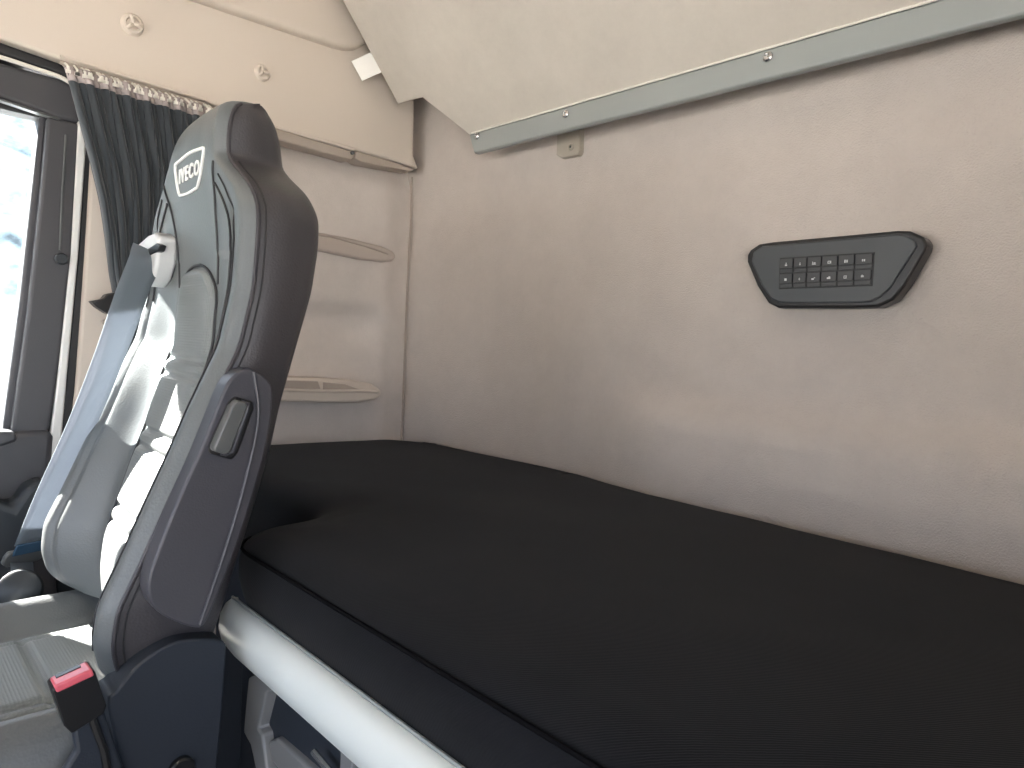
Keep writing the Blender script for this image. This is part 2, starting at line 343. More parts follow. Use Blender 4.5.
mk('lip', *tube([ony(240, 389, yy - .002), ony(320, 391, yy - .002), ony(365, 391, yy - .002), ony(377, 392, yy - .002)], .004, 8), TRIM, pk)

# ================================================================== UPPER BUNK
TH = math.radians(50); X0 = 1.09; Z0 = .4925; nb = Vector((math.sin(TH), 0, math.cos(TH)))
def bk(y, t, h=0): return Vector((X0 - t * math.cos(TH), y, Z0 + t * math.sin(TH))) + nb * h
ub = empty('upper_bunk', (X0, .3, .44), 'folded-up beige upper bunk board with a grey metal rail along its lower edge', 'bunk')
mk('board', *prism([bk(-.88, 0), bk(1.335, 0), bk(1.345, .012), bk(1.432, .118), bk(1.532, .124), bk(1.530, .70), bk(-.88, .70)], nb * .035), BUNK, ub, bevel=.003)
def rl(y): return [Vector((X0 + a, y + ((b - .447) * .45 if y > 0 else 0), b)) for a, b in [(-.004, .449), (-.001, .446), (.011, .446), (.014, .449), (.014, .490), (.011, .496), (.0, .496), (-.004, .492)]]
ra, rb_ = rl(1.314), rl(-.88)
mk('rail', ra + rb_, [list(range(8)), list(range(15, 7, -1))] + [[i, (i + 1) % 8, 8 + (i + 1) % 8, 8 + i] for i in range(8)], RAILM, ub, bevel=.0015)
mk('rail_lip', *tube([Vector((X0 - .006, 1.325, .495)), Vector((X0 - .006, -.88, .495))], .002, 6), WHT, ub)
for a, b in [(566, 114), (768, 57), (477, 136)]:
    c = onx(a, b, X0 - .005)
    s_ = mk('rail_screw', *disc(c, (-1, 0, 0), .008, .004, 20, [(0, 0), (.0085, 0), (.008, .002), (.005, .004), (.003, .0035), (.0028, .002), (0, .002)]), STEEL, ub)
t0 = bk(1.532, .255, .0); t1 = bk(1.532, .205, .0)
dirv = Vector((-.02, .055, -.012))
mk('care_tag', *prism([t0 + nb * .01, t1 + nb * .01, t1 + dirv, t0 + dirv], nb * .0012), TAG, ub, bevel=0, smooth=False)
br = empty('wall_bracket', onx(568, 158, 1.17), 'small taupe metal bracket with a hole, on the back wall under the bunk rail', 'bracket')
xpl('plate', [(557, 120), (580, 116), (579, 151), (577, 155), (561, 158), (556, 155)], 1.170, .02, BRACK, br, bevel=.003, seg=3)
mk('hole', *disc(onx(571, 147, 1.169), (-1, 0, 0), 0, 0, 20, [(.0035, .0), (.0075, 0), (.0075, .003), (.0055, .004), (.0035, .003), (.0035, -.001)]), BRACK, br)
mk('stud', *disc(onx(571, 147, 1.169), (-1, 0, 0), .0035, .002), PLG, br)

# ================================================================== CONTROL PANEL
XP = 1.145
cp = empty('control_panel', onx(840, 280, XP), 'dark hexagonal control panel with twelve small buttons on the back wall', 'control panel')
outl = [(750, 250), (759, 244), (772, 242), (898, 230.5), (910, 231), (923, 237), (927, 243), (925, 250), (905, 285), (893, 300), (878, 307), (850, 308), (778, 308), (768, 303), (757, 286), (747, 262), (747, 255)]
xpl('bezel', outl, XP - .008, .035, BLK, cp, bevel=.004, seg=3)
cxm = sum(p[0] for p in outl) / len(outl); cym = sum(p[1] for p in outl) / len(outl)
inn = [(753, 252), (762, 246), (775, 245), (896, 234), (906, 235), (914, 240), (917, 246), (890, 288), (880, 297), (870, 302), (850, 303), (780, 303), (771, 299), (761, 285), (751, 262)]
xpl('face', inn, XP - .012, .012, PANG, cp, bevel=.003, seg=3)
TL, TR, BL, BR = [onx(a, b, XP - .0125) for a, b in [(780.5, 258.7), (874.2, 252.9), (779.5, 288.5), (871.8, 285.2)]]
mk('button_frame', *prism([onx(a, b, XP - .0125) for a, b in [(779.6, 257.8), (875.0, 252.0), (872.6, 286.0), (778.6, 289.4)]], (.004, 0, 0)), BLK, cp, bevel=.001)
def bil(s, t): return TL.lerp(TR, s).lerp(BL.lerp(BR, s), t)
ICO = ['cup', 'arrow', 'bed', 'lamp', 'grid', 'bar', 'dot', 'down', 'key', 'lock', 'ring', 'drop']
gx = [0, .163, .318, .475, .650, .822, 1]
for r_ in range(2):
    for c_ in range(6):
        s0, s1 = gx[c_] + .008, gx[c_ + 1] - .008; a0, a1 = r_ * .5 + .03, r_ * .5 + .33; b0, b1 = r_ * .5 + .36, r_ * .5 + .475
        q = [bil(s0, a0), bil(s1, a0), bil(s1, a1), bil(s0, a1)]
        bt = mk('button', *join([prism([p + Vector((-.0005, 0, 0)) for p in q], (-.0035, 0, 0)), prism([p + Vector((-.0005, 0, 0)) for p in [bil(s0, b0), bil(s1, b0), bil(s1, b1), bil(s0, b1)]], (-.002, 0, 0))]), BTN, cp, bevel=.0004)
        m_ = bil((s0 + s1) / 2, (a0 + a1) / 2 + .04) + Vector((-.0042, 0, 0)); k = r_ * 6 + c_
        def rect(dy, dz, w, h): return box(m_.x - .0004, m_.x + .0004, m_.y + dy - w / 2, m_.y + dy + w / 2, m_.z + dz - h / 2, m_.z + dz + h / 2)
        mm = .001
        shp = {0: [rect(0, -mm, 3.5 * mm, 2.5 * mm), rect(0, 2 * mm, 1.5 * mm, 2 * mm)], 1: [rect(0, -mm, 2.2 * mm, 2.2 * mm), rect(0, mm, .9 * mm, 3 * mm)],
               2: [rect(0, -2 * mm, 6 * mm, 1.2 * mm), rect(2.4 * mm, 0, 1 * mm, 4.5 * mm), rect(-.8 * mm, 0, 3.2 * mm, 2 * mm)], 3: [rect(0, 1.6 * mm, 5 * mm, 1 * mm), rect(0, -1.6 * mm, 5.5 * mm, 1 * mm), rect(2.4 * mm, 0, 1 * mm, 3 * mm), rect(-1.6 * mm, 0, 2 * mm, 1.8 * mm)],
               4: [rect(1.7 * mm, 0, 2 * mm, 4.6 * mm), rect(-1.4 * mm, 0, 2 * mm, 4.2 * mm)], 5: [rect(1.4 * mm, 0, 1.8 * mm, 3.4 * mm), rect(-1.4 * mm, 0, 1.8 * mm, 3.4 * mm)]}[c_]
        if r_ == 1:
            shp = [[rect(0, 0, 3.8 * mm, 3.8 * mm)], [rect(0, 0, 1.2 * mm, 4 * mm), rect(0, 0, 2.4 * mm, 1.4 * mm)], [rect(1 * mm, -1 * mm, 4 * mm, 2.4 * mm), rect(-1.8 * mm, 1 * mm, 2 * mm, 1.2 * mm)],
                   [rect(0, -.6 * mm, 5.4 * mm, 2.4 * mm), rect(-1 * mm, 1.4 * mm, 2.6 * mm, 1.4 * mm)], [rect(0, 1.8 * mm, 4.4 * mm, 1 * mm), rect(0, -1.8 * mm, 4.4 * mm, 1 * mm), rect(1.8 * mm, 0, 1 * mm, 3 * mm), rect(-1.4 * mm, 0, 1.6 * mm, 2 * mm)], [rect(0, 0, 4.2 * mm, 2.6 * mm), rect(.4 * mm, 1.6 * mm, 1.6 * mm, 1.6 * mm)]][c_]
        mk('symbol', *join(shp), ICON, bt, smooth=False)

# ================================================================== MATTRESS, RAIL, STORAGE BOX
def rounded(pts, n=8):
    """pts (x,y,r) corner rounding"""
    out = []; L = len(pts)
    for i in range(L):
        p = Vector((pts[i][0], pts[i][1])); a = Vector(pts[i - 1][:2]); b = Vector(pts[(i + 1) % L][:2]); r = pts[i][2]
        da = (a - p).normalized(); db = (b - p).normalized()
        for k in range(n + 1):
            t = k / n; s = p + da * r; e = p + db * r
            out.append((s.lerp(p, t)).lerp(p.lerp(e, t), t))
    return out
def resample(pts, step):
    out = []; L = len(pts)
    for i in range(L):
        a, b = pts[i], pts[(i + 1) % L]; d = (b - a).length
        if d < 1e-6: continue
        n = max(1, int(d / step))
        for k in range(n): out.append(a.lerp(b, k / n))
    return out
bx = []
yb = 1.625
back = [(backx(y, -.28) - .004, y) for y in lin(-.88, 1.50, 24)]
mo = [(.357, -.88, .01), (.355, .925, .09), (.52, .935, .065), (.52, 1.615, .06)] + [(1.06, 1.632, .06)] + [(x, y, .001) for x, y in back[::-1]]
ol = resample(rounded(mo, 8), .02)
def inset(ol, d):
    n = len(ol); out = []
    for i in range(n):
        a, b = ol[i - 1], ol[(i + 1) % n]; t = (b - a); t.normalize(); nn = Vector((t.y, -t.x))
        out.append(ol[i] + nn * d)
    return out
area = sum(ol[i].x * ol[(i + 1) % len(ol)].y - ol[(i + 1) % len(ol)].x * ol[i].y for i in range(len(ol)))
sg = -1 if area > 0 else 1
prof = [(.03, -.411), (.018, -.408), (.013, -.40), (.013, -.36), (.006, -.340), (.0, -.315), (.0, -.295), (.004, -.280), (.012, -.2725), (.024, -.2665), (.038, -.2625), (.052, -.260), (.064, -.259)]
V, Fc = [], []; n = len(ol)
def front_w(p): return 1 - sm(.55, 1.0, p.x)
for d, z in prof:
    for i, q in enumerate(inset(ol, sg * d)):
        zz = z + .0015 * noise.noise(Vector((q.x * 9, q.y * 9, z * 9)))
        V.append((q.x, q.y, zz - (.015 * sm(.45, 1.15, q.x) if z > -.30 else 0)))
for j in range(len(prof) - 1):
    for i in range(n): Fc.append([j * n + i, j * n + (i + 1) % n, (j + 1) * n + (i + 1) % n, (j + 1) * n + i])
Fc.append([i for i in range(n)][::-1])
ms = empty('mattress', (.76, .4, -.46), 'black fabric covered lower bunk mattress along the back wall', 'mattress')
# gently crowned top, meshed inside the last ring
from mathutils.geometry import delaunay_2d_cdt, intersect_point_tri_2d
Fc.pop()
last = [Vector(V[(len(prof) - 1) * n + i]) for i in range(n)]
k_ = (len(prof) - 1) * n
poly = [Vector((p.x, p.y)) for p in last]
def inside(p):
    c = False
    for i in range(n):
        a, b = poly[i], poly[i - 1]
        if (a.y > p.y) != (b.y > p.y) and p.x < (b.x - a.x) * (p.y - a.y) / (b.y - a.y) + a.x: c = not c
    return c
def dist(p): return min((q - p).length for q in poly)
ip = []
for gx_ in lin(.38, 1.19, 28):
    for gy_ in lin(-.86, 1.61, 84):
        p = Vector((gx_ + .003 * math.sin(gy_ * 40), gy_))
        if inside(p) and dist(p) > .012: ip.append(p)
res = delaunay_2d_cdt(poly + ip, [(i, (i + 1) % n) for i in range(n)], [list(range(n))], 1, 1e-5)
def topz(p):
    d = dist(p)
    return -.259 - .015 * sm(.45, 1.15, p.x) + .006 * (1 - math.exp(-d / .05)) + .0022 * noise.noise(Vector((p.x * 5, p.y * 4, 2)))
idx = []
for p, orig in zip(res[0], res[3]):
    if orig and orig[0] < n: idx.append(k_ + orig[0])
    else: idx.append(len(V)); V.append(Vector((p.x, p.y, topz(p))))
for f_ in res[2]: Fc.append([idx[i] for i in f_])
mk('cover', V, Fc, MATT, ms, ang=60)
sp = [Vector((q.x, q.y, -.279)) for q in inset(ol, sg * .003) if q.x < .40 and q.y < .915]
sp.sort(key=lambda p: p.y)
mk('seam', *tube(sp, .0022, 6), PIPE, ms)
# fold seam across the step behind the seat
mk('corner_tuck', *tube([Vector((.385, .868, -.268)), Vector((.42, .855, -.2615)), Vector((.45, .85, -.2585))], .0008, 6), PIPE, ms)
# white rail in front of the mattress
rw = empty('bunk_rail', (.35, .2, -.42), 'white aluminium rail along the front of the lower bunk', 'rail')
def rsec(y, dx=0): return [Vector((x + dx, y, z)) for x, z in [(.352, -.414), (.343, -.400), (.339, -.385), (.341, -.368), (.348, -.356), (.358, -.350), (.364, -.352), (.364, -.414)]]
ys = [-.88, .86, .885, .897]; dxs = [0, 0, .002, .006]
V, Fc = [], []
for y, dx in zip(ys, dxs): V += rsec(y, dx)
for j in range(3):
    for i in range(8): Fc.append([j * 8 + i, j * 8 + (i + 1) % 8, j * 8 + 8 + (i + 1) % 8, j * 8 + 8 + i])
Fc += [list(range(8)), [24 + i for i in range(8)][::-1]]
mk('profile', V, Fc, RAILW, rw, ang=50)
mk('edge_strip', *tube([Vector((.359, -.88, -.3485)), Vector((.361, .893, -.3485))], .0022, 6), RAILM, rw)
# storage box under the bunk with its lid handle
sb = empty('storage_box', (.7, .3, -1.10), 'dark blue-grey storage box under the lower bunk', 'storage box')
mk('body', *join([box(.376, 1.08, -.88, .90, -1.10, -.424), box(.60, 1.08, .91, 1.58, -1.10, -.424)]), PLB, sb, bevel=.008, seg=3)
XB = .374
fo = [(248, 678), (262, 672), (275, 675), (345, 742), (352, 752), (352, 800), (262, 800), (250, 745), (243, 732)]
fi = [(267, 692), (276, 687), (288, 697), (334, 746), (340, 752), (338, 800), (270, 800), (262, 735), (258, 728)]
def frame(of, inn_, x, d):
    a = [onx(*p, x) for p in of]; b = [onx(*p, x) for p in inn_]; c = [p + Vector((d, 0, 0)) for p in b]; e = [p + Vector((.02, 0, 0)) for p in a]
    n_ = len(a); V = a + b + c + e; Fc = []
    for i in range(n_):
        j = (i + 1) % n_
        Fc += [[i, j, n_ + j, n_ + i], [n_ + i, n_ + j, 2 * n_ + j, 2 * n_ + i], [3 * n_ + i, 3 * n_ + j, j, i]]
    return V, Fc + [[2 * n_ + i for i in range(n_)]]
LGP = mat('mid_grey_plastic', (0.20, 0.205, 0.21), .35)
mk('handle_bezel', *frame(fo, fi, XB - .012, .045), LGP, sb, bevel=.003, seg=3)
mk('handle', *prism([onx(a, b, XB - .006) for a, b in [(268, 742), (276, 738), (318, 775), (330, 800), (300, 800), (272, 762)]], (.03, 0, 0)), LGP, sb, bevel=.004, seg=3)
mk('release_bar', *tube([onx(314, 752, XB - .012), onx(334, 776, XB - .012), onx(350, 800, XB - .012)], .004, 8), STEEL, sb)

# ================================================================== PASSENGER SEAT
YC = 1.05
# z, bolster crest x, rear x, half width, recess of the centre
BT = [(.300, .372, .398, .046, .000), (.297, .356, .408, .066, .000), (.290, .345, .415, .082, .001), (.275, .338, .421, .096, .002), (.255, .335, .427, .106, .004), (.235, .335, .430, .115, .006), (.217, .336, .433, .130, .007), (.200, .337, .435, .158, .008), (.184, .338, .437, .188, .010), (.163, .339, .438, .213, .011), (.145, .339, .441, .223, .012), (.11, .338, .440, .226, .014),
      (.05, .333, .430, .230, .020), (-.02, .318, .411, .230, .030), (-.09, .286, .392, .230, .040), (-.15, .262, .380, .230, .048), (-.20, .240, .366, .230, .052), (-.26, .215, .348, .230, .058), (-.31, .192, .333, .230, .066), (-.35, .188, .322, .228, .066), (-.385, .196, .312, .222, .06), (-.405, .215, .30, .212, .045), (-.415, .24, .285, .20, .02)]
zt = [r[0] for r in BT][::-1]
def st_(z):
    # smoothed table lookup
    acc = np.zeros(4); ws = 0
    for d, w in ((-.012, 1), (-.006, 2), (0, 3), (.006, 2), (.012, 1)):
        zz = z + d * min(1, max(0, (.300 - z) / .03)) if z > .27 else z + d
        acc += w * np.array(itp(BT, zz)); ws += w
    return acc / ws
def yc(z):
    hw = st_(z)[2]; return min(YC, .926 + hw + .008 * sm(.27, .300, z))
SK = .05                                      # the seat is swivelled a touch, far side further back
def frontx(y, z):
    xf, xr, hw, rc = st_(z); u = min(1., abs(y - yc(z)) / hw)
    s = sm(.90, .46 if z < .1 else .3, u)
    x = xf + rc * s
    x += .016 * max(0, (u - .90) / .10) ** 2
    if z > .1: x -= .006 * sm(.1, .17, z) * (1 - u * u) * .8                     # softly rounded headrest
    x += .0045 * math.exp(-((u - .80) / .018) ** 2) * sm(.17, .14, z)           # seam inside the bolster crest
    return x + SK * (y - .82)
# front skin
zs = []
z = .300
while z > -.4149: zs.append(z); z -= .0055 if z < .29 else .0025
zs.append(-.415)
UF = sorted(set([math.sin(t * PI / 2) * .0 + t for t in lin(-1, 1, 97)]))
def fpt(u, z):
    hw = st_(z)[2]; y = yc(z) + u * hw
    return Vector((frontx(y, z), y, z))
st = empty('passenger_seat', (.05, YC, -1.08), 'black leather passenger truck seat with high integrated headrest', 'seat')
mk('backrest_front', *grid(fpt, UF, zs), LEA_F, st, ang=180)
def shell(w, z):
    """w 0..1 from the near front edge round the back to the far front edge"""
    xf, xr, hw, rc = st_(z); xe = frontx(yc(z) - hw, z) - SK * (yc(z) - hw - .82); rr = min(.022, hw * .5, (xr - xe) * .45)
    # path: near side, rounded rear corner, back, corner, far side
    pts = []
    for t in lin(0, 1, 7): pts.append((xe + (xr - rr - xe) * t, -hw - .006 * math.sin(t * PI)))
    for t in lin(0, 1, 7)[1:]: pts.append((xr - rr + rr * math.sin(t * PI / 2), -hw + rr - rr * math.cos(t * PI / 2)))
    for t in lin(0, 1, 8)[1:]: pts.append((xr + .0, -(hw - rr) + 2 * (hw - rr) * t))
    for t in lin(0, 1, 7)[1:]: pts.append((xr - rr + rr * math.cos(t * PI / 2), hw - rr + rr * math.sin(t * PI / 2)))
    for t in lin(0, 1, 7)[1:]: pts.append((xr - rr + (xe - xr + rr) * t, hw + .006 * math.sin(t * PI)))
    x, y = pts[w]; return Vector((x + SK * (yc(z) + y - .82), yc(z) + y, z))
NW = 7 + 6 + 7 + 6 + 6
v1, f1 = grid(shell, list(range(NW)), zs)
for row in (0, len(zs) - 1):
    zc_ = zs[row]; ring = [row * NW + i for i in range(NW)]
    fr_ = [fpt(u, zc_) for u in UF[1:-1]][::-1]; k0 = len(v1); v1 += fr_; f1.append(ring + [k0 + i for i in range(len(fr_))])
mk('backrest_shell', v1, f1, LEA_S, st, ang=70)
for s in (-1, 1):
    P = []
    for z in zs[2:-3:2]:
        hw = st_(z)[2]; P.append(Vector((frontx(yc(z) + s * hw, z) - .001, yc(z) + s * (hw + .001), z)))
    mk('piping', *tube(P, .0026, 8), LEA_S, st)
    mk('stitching', *tube([p + Vector((.009, s * .0015, 0)) for p in P[8:]], .0012, 6), THREAD, st)
def on_front(pts, off=.001): return [Vector((frontx(y, z) - off, y, z)) for y, z in pts]
def sp2(pts, n=8): return [(p.y, p.z) for p in spline([Vector((0, a, b)) for a, b in pts], n)]
# seams that split headrest, yoke and bolsters
for s in (-1, 1):
    mk('seam', *tube(on_front(sp2([(YC + s * .116, .215), (YC + s * .106, .19), (YC + s * .096, .155), (YC + s * .092, .12), (YC + s * .088, .06)])), .0016, 6), THREAD, st)
    mk('seam', *tube(on_front(sp2([(YC + s * .112, .188), (YC + s * .150, .155), (YC + s * .172, .12), (YC + s * .176, .04)] + ([(YC + s * .176, -.06), (YC + s * .176, -.2), (YC + s * .176, -.36)] if s < 0 else []))), .0016, 6), THREAD, st)
    mk('seam', *tube(on_front(sp2([(YC + s * .132, .196), (YC + s * .165, .165), (YC + s * .188, .12), (YC + s * .193, .03)] + ([(YC + s * .196, -.06), (YC + s * .196, -.2), (YC + s * .196, -.36)] if s < 0 else []))), .0011, 6), THREAD, st)
# padded perforated insert with cross ribs
def ins_hw(z):
    if z > .03: return .088 * math.sqrt(max(0, 1 - ((z - .03) / .06) ** 2)) + .001
    return .088 + .010 * sm(.03, -.1, z)
RIB = [-.045, -.068, -.152, -.175, -.262, -.285]
def ins(u, z):
    hw = ins_hw(z); y = YC + u * hw
    e = (1 - abs(u) ** 8) ; top = sm(.091, .075, z)
    g = sum(math.exp(-((z - r) / .0045) ** 2) for r in RIB)
    return Vector((frontx(y, z) + .004 - (.014 * e * top) + .007 * g, y, z))
mk('backrest_insert', *grid(ins, lin(-1, 1, 41), lin(.0898, -.40, 170)), LEA_P, st, ang=180)
mk('insert_seam', *tube([Vector((frontx(YC + u * ins_hw(z), z) - .001, YC + u * ins_hw(z), z)) for u, z in [(-1, z) for z in lin(-.38, .05, 30)] + [(-1, z) for z in lin(.055, .0895, 10)] + [(1, z) for z in lin(.0895, .055, 10)] + [(1, z) for z in lin(.05, -.38, 30)]], .0022, 6), THREAD, st)
# shield badge and wordmark on the headrest
def shield(sc_=1.0):
    P = [(-.052, .030), (-.046, .037), (0, .043), (.046, .037), (.052, .030), (.050, .012), (.036, -.034), (.026, -.040), (0, -.043), (-.026, -.040), (-.036, -.034), (-.050, .012)]
    return [(YC - .000 - a * sc_ * 1.60 - b * sc_ * .42, .217 + b * sc_ * .74) for a, b in P]
SH = spline([Vector((0, a, b)) for a, b in shield(.80)], 4, True)
bd = mk('badge', *tube([Vector((frontx(p.y, p.z) - .0012, p.y, p.z)) for p in SH], .0021, 6, closed=True), LOGO, st)
cu_ = bpy.data.curves.new('t', 'FONT'); cu_.body = 'IVECO'; cu_.size = 1; cu_.align_x = 'CENTER'; cu_.align_y = 'CENTER'; cu_.offset = .022; cu_.shear = .0; cu_.space_character = 1.28; cu_.resolution_u = 3
to = bpy.data.objects.new('t', cu_); C.objects.link(to); bpy.context.view_layer.update()
tm = bpy.data.meshes.new_from_object(to.evaluated_get(bpy.context.evaluated_depsgraph_get()))
bm = bmesh.new(); bm.from_mesh(tm); bmesh.ops.triangulate(bm, faces=bm.faces); bmesh.ops.subdivide_edges(bm, edges=bm.edges, cuts=1)
xs = [q.co.x for q in bm.verts]; w_ = max(xs) - min(xs); ysx = [q.co.y for q in bm.verts]; h_ = max(ysx) - min(ysx)
TV = []
for q in bm.verts:
    yy_ = YC - .001 - q.co.x / w_ * .094 - q.co.y / h_ * .008; zz_ = .2175 + q.co.y / h_ * .0195
    TV.append(Vector((frontx(yy_, zz_) - .0016, yy_, zz_)))
bm.verts.index_update(); TF = [[q.index for q in f_.verts] for f_ in bm.faces]; bm.free(); bpy.data.objects.remove(to); bpy.data.curves.remove(cu_); bpy.data.meshes.remove(tm)
ww = mk('wordmark', TV, TF, LOGO, st, smooth=False, solid=.0016)
# belt guide in the far shoulder
gy = 1.235
def gp(px, py, x=.318): return onx(px, py, x)
GUIDE = mat('sunlit_guide_plastic', (0.60, 0.61, 0.61), .4)  # pale tone paints direct sun into the belt guide's colour
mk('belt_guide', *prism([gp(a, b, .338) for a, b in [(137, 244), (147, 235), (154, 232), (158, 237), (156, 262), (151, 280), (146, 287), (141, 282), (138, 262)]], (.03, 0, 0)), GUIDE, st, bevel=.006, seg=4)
mk('belt_slot', *prism([gp(a, b, .3365) for a, b in [(139, 254), (156, 243), (160, 245), (158, 251), (142, 259)]], (.01, 0, 0)), BLK, st, bevel=.002)
# side shield with recline handle on the near side
YS = YC - .230 - .006
so = [(236, 374), (246, 369), (254, 370), (268, 380), (273, 395), (268, 440), (252, 500), (232, 560), (214, 605), (205, 624), (196, 628), (176, 622), (158, 612), (149, 598), (149, 578), (160, 545), (178, 500), (198, 455), (212, 420), (226, 386)]
so3 = spline([ony(a, b, YS - .026) for a, b in so], 3, True)
shp_ = mk('side_shield', *prism(so3, (0, .030, 0)), PLA, st, bevel=.010, seg=4)
rid = [ony(254, 372, YS - .029), ony(258, 420, YS - .029), ony(243, 490, YS - .029), ony(222, 560, YS - .029), ony(200, 624, YS - .027)]
mk('ridge', *tube(spline(rid, 8), .0022, 8), PLA, shp_)
ho = [(226, 402), (233, 396), (250, 401), (251, 408), (235, 452), (229, 459), (208, 453), (206, 447)]
mk('handle_recess', *prism([ony(a, b, YS - .022) for a, b in ho], (0, -.010, 0)), BLK, shp_, bevel=.003, seg=3)
hd = mk('recline_handle', *prism([ony(a, b, YS - .030) for a, b in [(227, 405), (233, 399), (241, 401), (243, 406), (226, 450), (221, 453), (210, 450), (209, 446)]], (0, -.014, 0)), PLG, shp_, bevel=.005, seg=4)
mk('handle_rim', *tube([ony(a, b, YS - .033) for a, b in [(241, 402), (248, 404), (247, 410), (232, 452), (226, 454), (221, 453)]], .0028, 8), PLA, shp_)
# cushion
def cush(u, x):
    y = YC + u * .235
    a = abs(u); xx = sm(-.38, -.30, x)
    z = -.452 + .034 * math.exp(-((a - .80) / .14) ** 2) - .05 * max(0, (a - .9) / .1) ** 2
    z -= .006 * math.exp(-((a - .55) / .03) ** 2) + .006 * math.exp(-((a - .42) / .02) ** 2)
    z -= .006 * math.exp(-((x - .10) / .006) ** 2) * (1 if a < .5 else 0) + .09 * (1 - xx) + .03 * sm(.15, .3, x) * 0
    return Vector((x, y, z))
v1, f1 = grid(cush, lin(-1, 1, 81), lin(-.40, .30, 60))
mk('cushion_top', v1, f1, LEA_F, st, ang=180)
def cside(w, x):
    a = cush(-1, x).z; pts = [(-.235, a), (-.244, a - .02), (-.246, a - .06), (-.235, a - .12), (.235, a - .12), (.246, a - .06), (.244, a - .02), (.235, a)]
    return Vector((x, YC + pts[w][0], pts[w][1]))
v1, f1 = grid(cside, list(range(8)), lin(-.40, .30, 20))
nn_ = 8
f1 += [[i for i in range(8)], [(19) * 8 + i for i in range(8)][::-1]]
mk('cushion_side', v1, f1, LEA_S, st, ang=70)
for s in (-1, 1):
    mk('cushion_piping', *tube([cush(s * .985, x) + Vector((0, 0, .001)) for x in lin(-.36, .26, 30)], .003, 8), LEA_S, st)
def cins(u, x):
    y = u * .52; p = cush(y, x); e = 1 - abs(u) ** 10
    g = sum(math.exp(-((x - r) / .004) ** 2) for r in (.17, .04, -.10, -.24)); p.z += .009 * e - .002 - .006 * g * e; return p
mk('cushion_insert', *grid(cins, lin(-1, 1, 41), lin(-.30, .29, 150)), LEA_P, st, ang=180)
# plastic side cover, pedestal
co_ = [(108, 706), (116, 692), (135, 668), (155, 652), (178, 641), (205, 639), (224, 642), (226, 660), (220, 740), (214, 790), (208, 830), (150, 840), (128, 790)]
mk('base_cover', *prism(spline([ony(a, b, .797) for a, b in co_], 3, True), (0, .045, 0)), PLB, st, bevel=.014, seg=5)
mk('pivot_cap', *disc(ony(181, 768, .795), (0, -1, 0), .014, .008), BLK, st)
mk('cushion_frame', *box(-.34, .26, YC - .20, YC + .20, -.66, -.575), PLB, st, bevel=.01)
V, Fc = [], []
for j, (z, a) in enumerate([(-1.10, .22), (-1.02, .21), (-.95, .16), (-.75, .16), (-.66, .20)]):
    V += [(-.03 - a, YC - a * .9, z), (-.03 + a, YC - a * .9, z), (-.03 + a, YC + a * .9, z), (-.03 - a, YC + a * .9, z)]
for j in range(4):
    for i in range(4): Fc.append([j * 4 + i, j * 4 + (i + 1) % 4, j * 4 + 4 + (i + 1) % 4, j * 4 + 4 + i])
Fc += [[0, 1, 2, 3], [16, 19, 18, 17]]
mk('pedestal', V, Fc, PLB, st, bevel=.01)

# the driver's seat of the same make on the other side of the cab
ds = st.copy(); C.objects.link(ds); ds.location = (st.location.x - .02, st.location.y - 1.52, st.location.z)
ds['label'] = 'black leather driver seat on the other side of the cab, outside the frame'
st['group'] = 'cab seats'; ds['group'] = 'cab seats'
for c_ in list(st.children):
    d_ = c_.copy(); C.objects.link(d_); d_.parent = ds
    for g_ in list(c_.children):
        h_ = g_.copy(); C.objects.link(h_); h_.parent = d_
# ------------------------------------------------------------------ seat belt
sbt = empty('seat_belt', (.2, 1.27, -.45), 'blue-grey seat belt running down from the far shoulder of the seat', 'seat belt')
bp_ = [(onx(149, 250, .338), .0), (onx(145, 262, .328), 0), (onx(134, 288, .312), 0), (onx(112, 350, .285), 0), (onx(84, 420, .262), 0), (onx(52, 490, .235), 0), (onx(30, 543, .215), 0)]
cp_ = spline([a for a, _ in bp_], 8)
wd = Vector((-.15, -.95, -.25)).normalized()
V, Fc = [], []
for i, p in enumerate(cp_):
    t = (cp_[min(i + 1, len(cp_) - 1)] - cp_[max(i - 1, 0)]).normalized(); w = (Vector((1, .25, .1)) - t * t.dot(Vector((1, .25, .1)))).normalized(); nn = t.cross(w)
    for k in range(5):
        s = (k - 2) / 2; V.append(p + w * s * .0235 + nn * (.0006 * (k % 2)))
for i in range(len(cp_) - 1):
    for k in range(4): Fc.append([i * 5 + k, i * 5 + k + 1, i * 5 + 6 + k, i * 5 + 5 + k])
mk('webbing', V, Fc, WEB, sbt, solid=.0016)
e = cp_[-1]; t = (cp_[-1] - cp_[-2]).normalized(); w = (Vector((1, .25, .1)) - t * t.dot(Vector((1, .25, .1)))).normalized(); nn = t.cross(w)
if nn.dot(e) > 0: nn = -nn                                # towards the cabin
def loc(a, b, c): return e + w * a + t * b + nn * c
mk('tongue', *prism([loc(-.034, .022, -.004), loc(-.030, .012, -.004), loc(.030, .012, -.004), loc(.034, .022, -.004), loc(.034, .036, -.004), loc(.024, .046, -.004), loc(-.024, .046, -.004), loc(-.034, .036, -.004)], nn * .008), PLG, sbt, bevel=.003, seg=3)
mk('clear_guard', *prism([loc(-.022, -.004, .001), loc(.022, -.004, .001), loc(.024, .020, .001), loc(-.024, .020, .001)], nn * .004), CLEARM, sbt, bevel=.0015)
mk('tongue_blade', *prism([loc(-.013, .040, -.002), loc(.013, .040, -.002), loc(.013, .075, -.002), loc(.008, .080, -.002), loc(-.008, .080, -.002), loc(-.013, .075, -.002)], nn * .003), STEEL, sbt, bevel=.001)
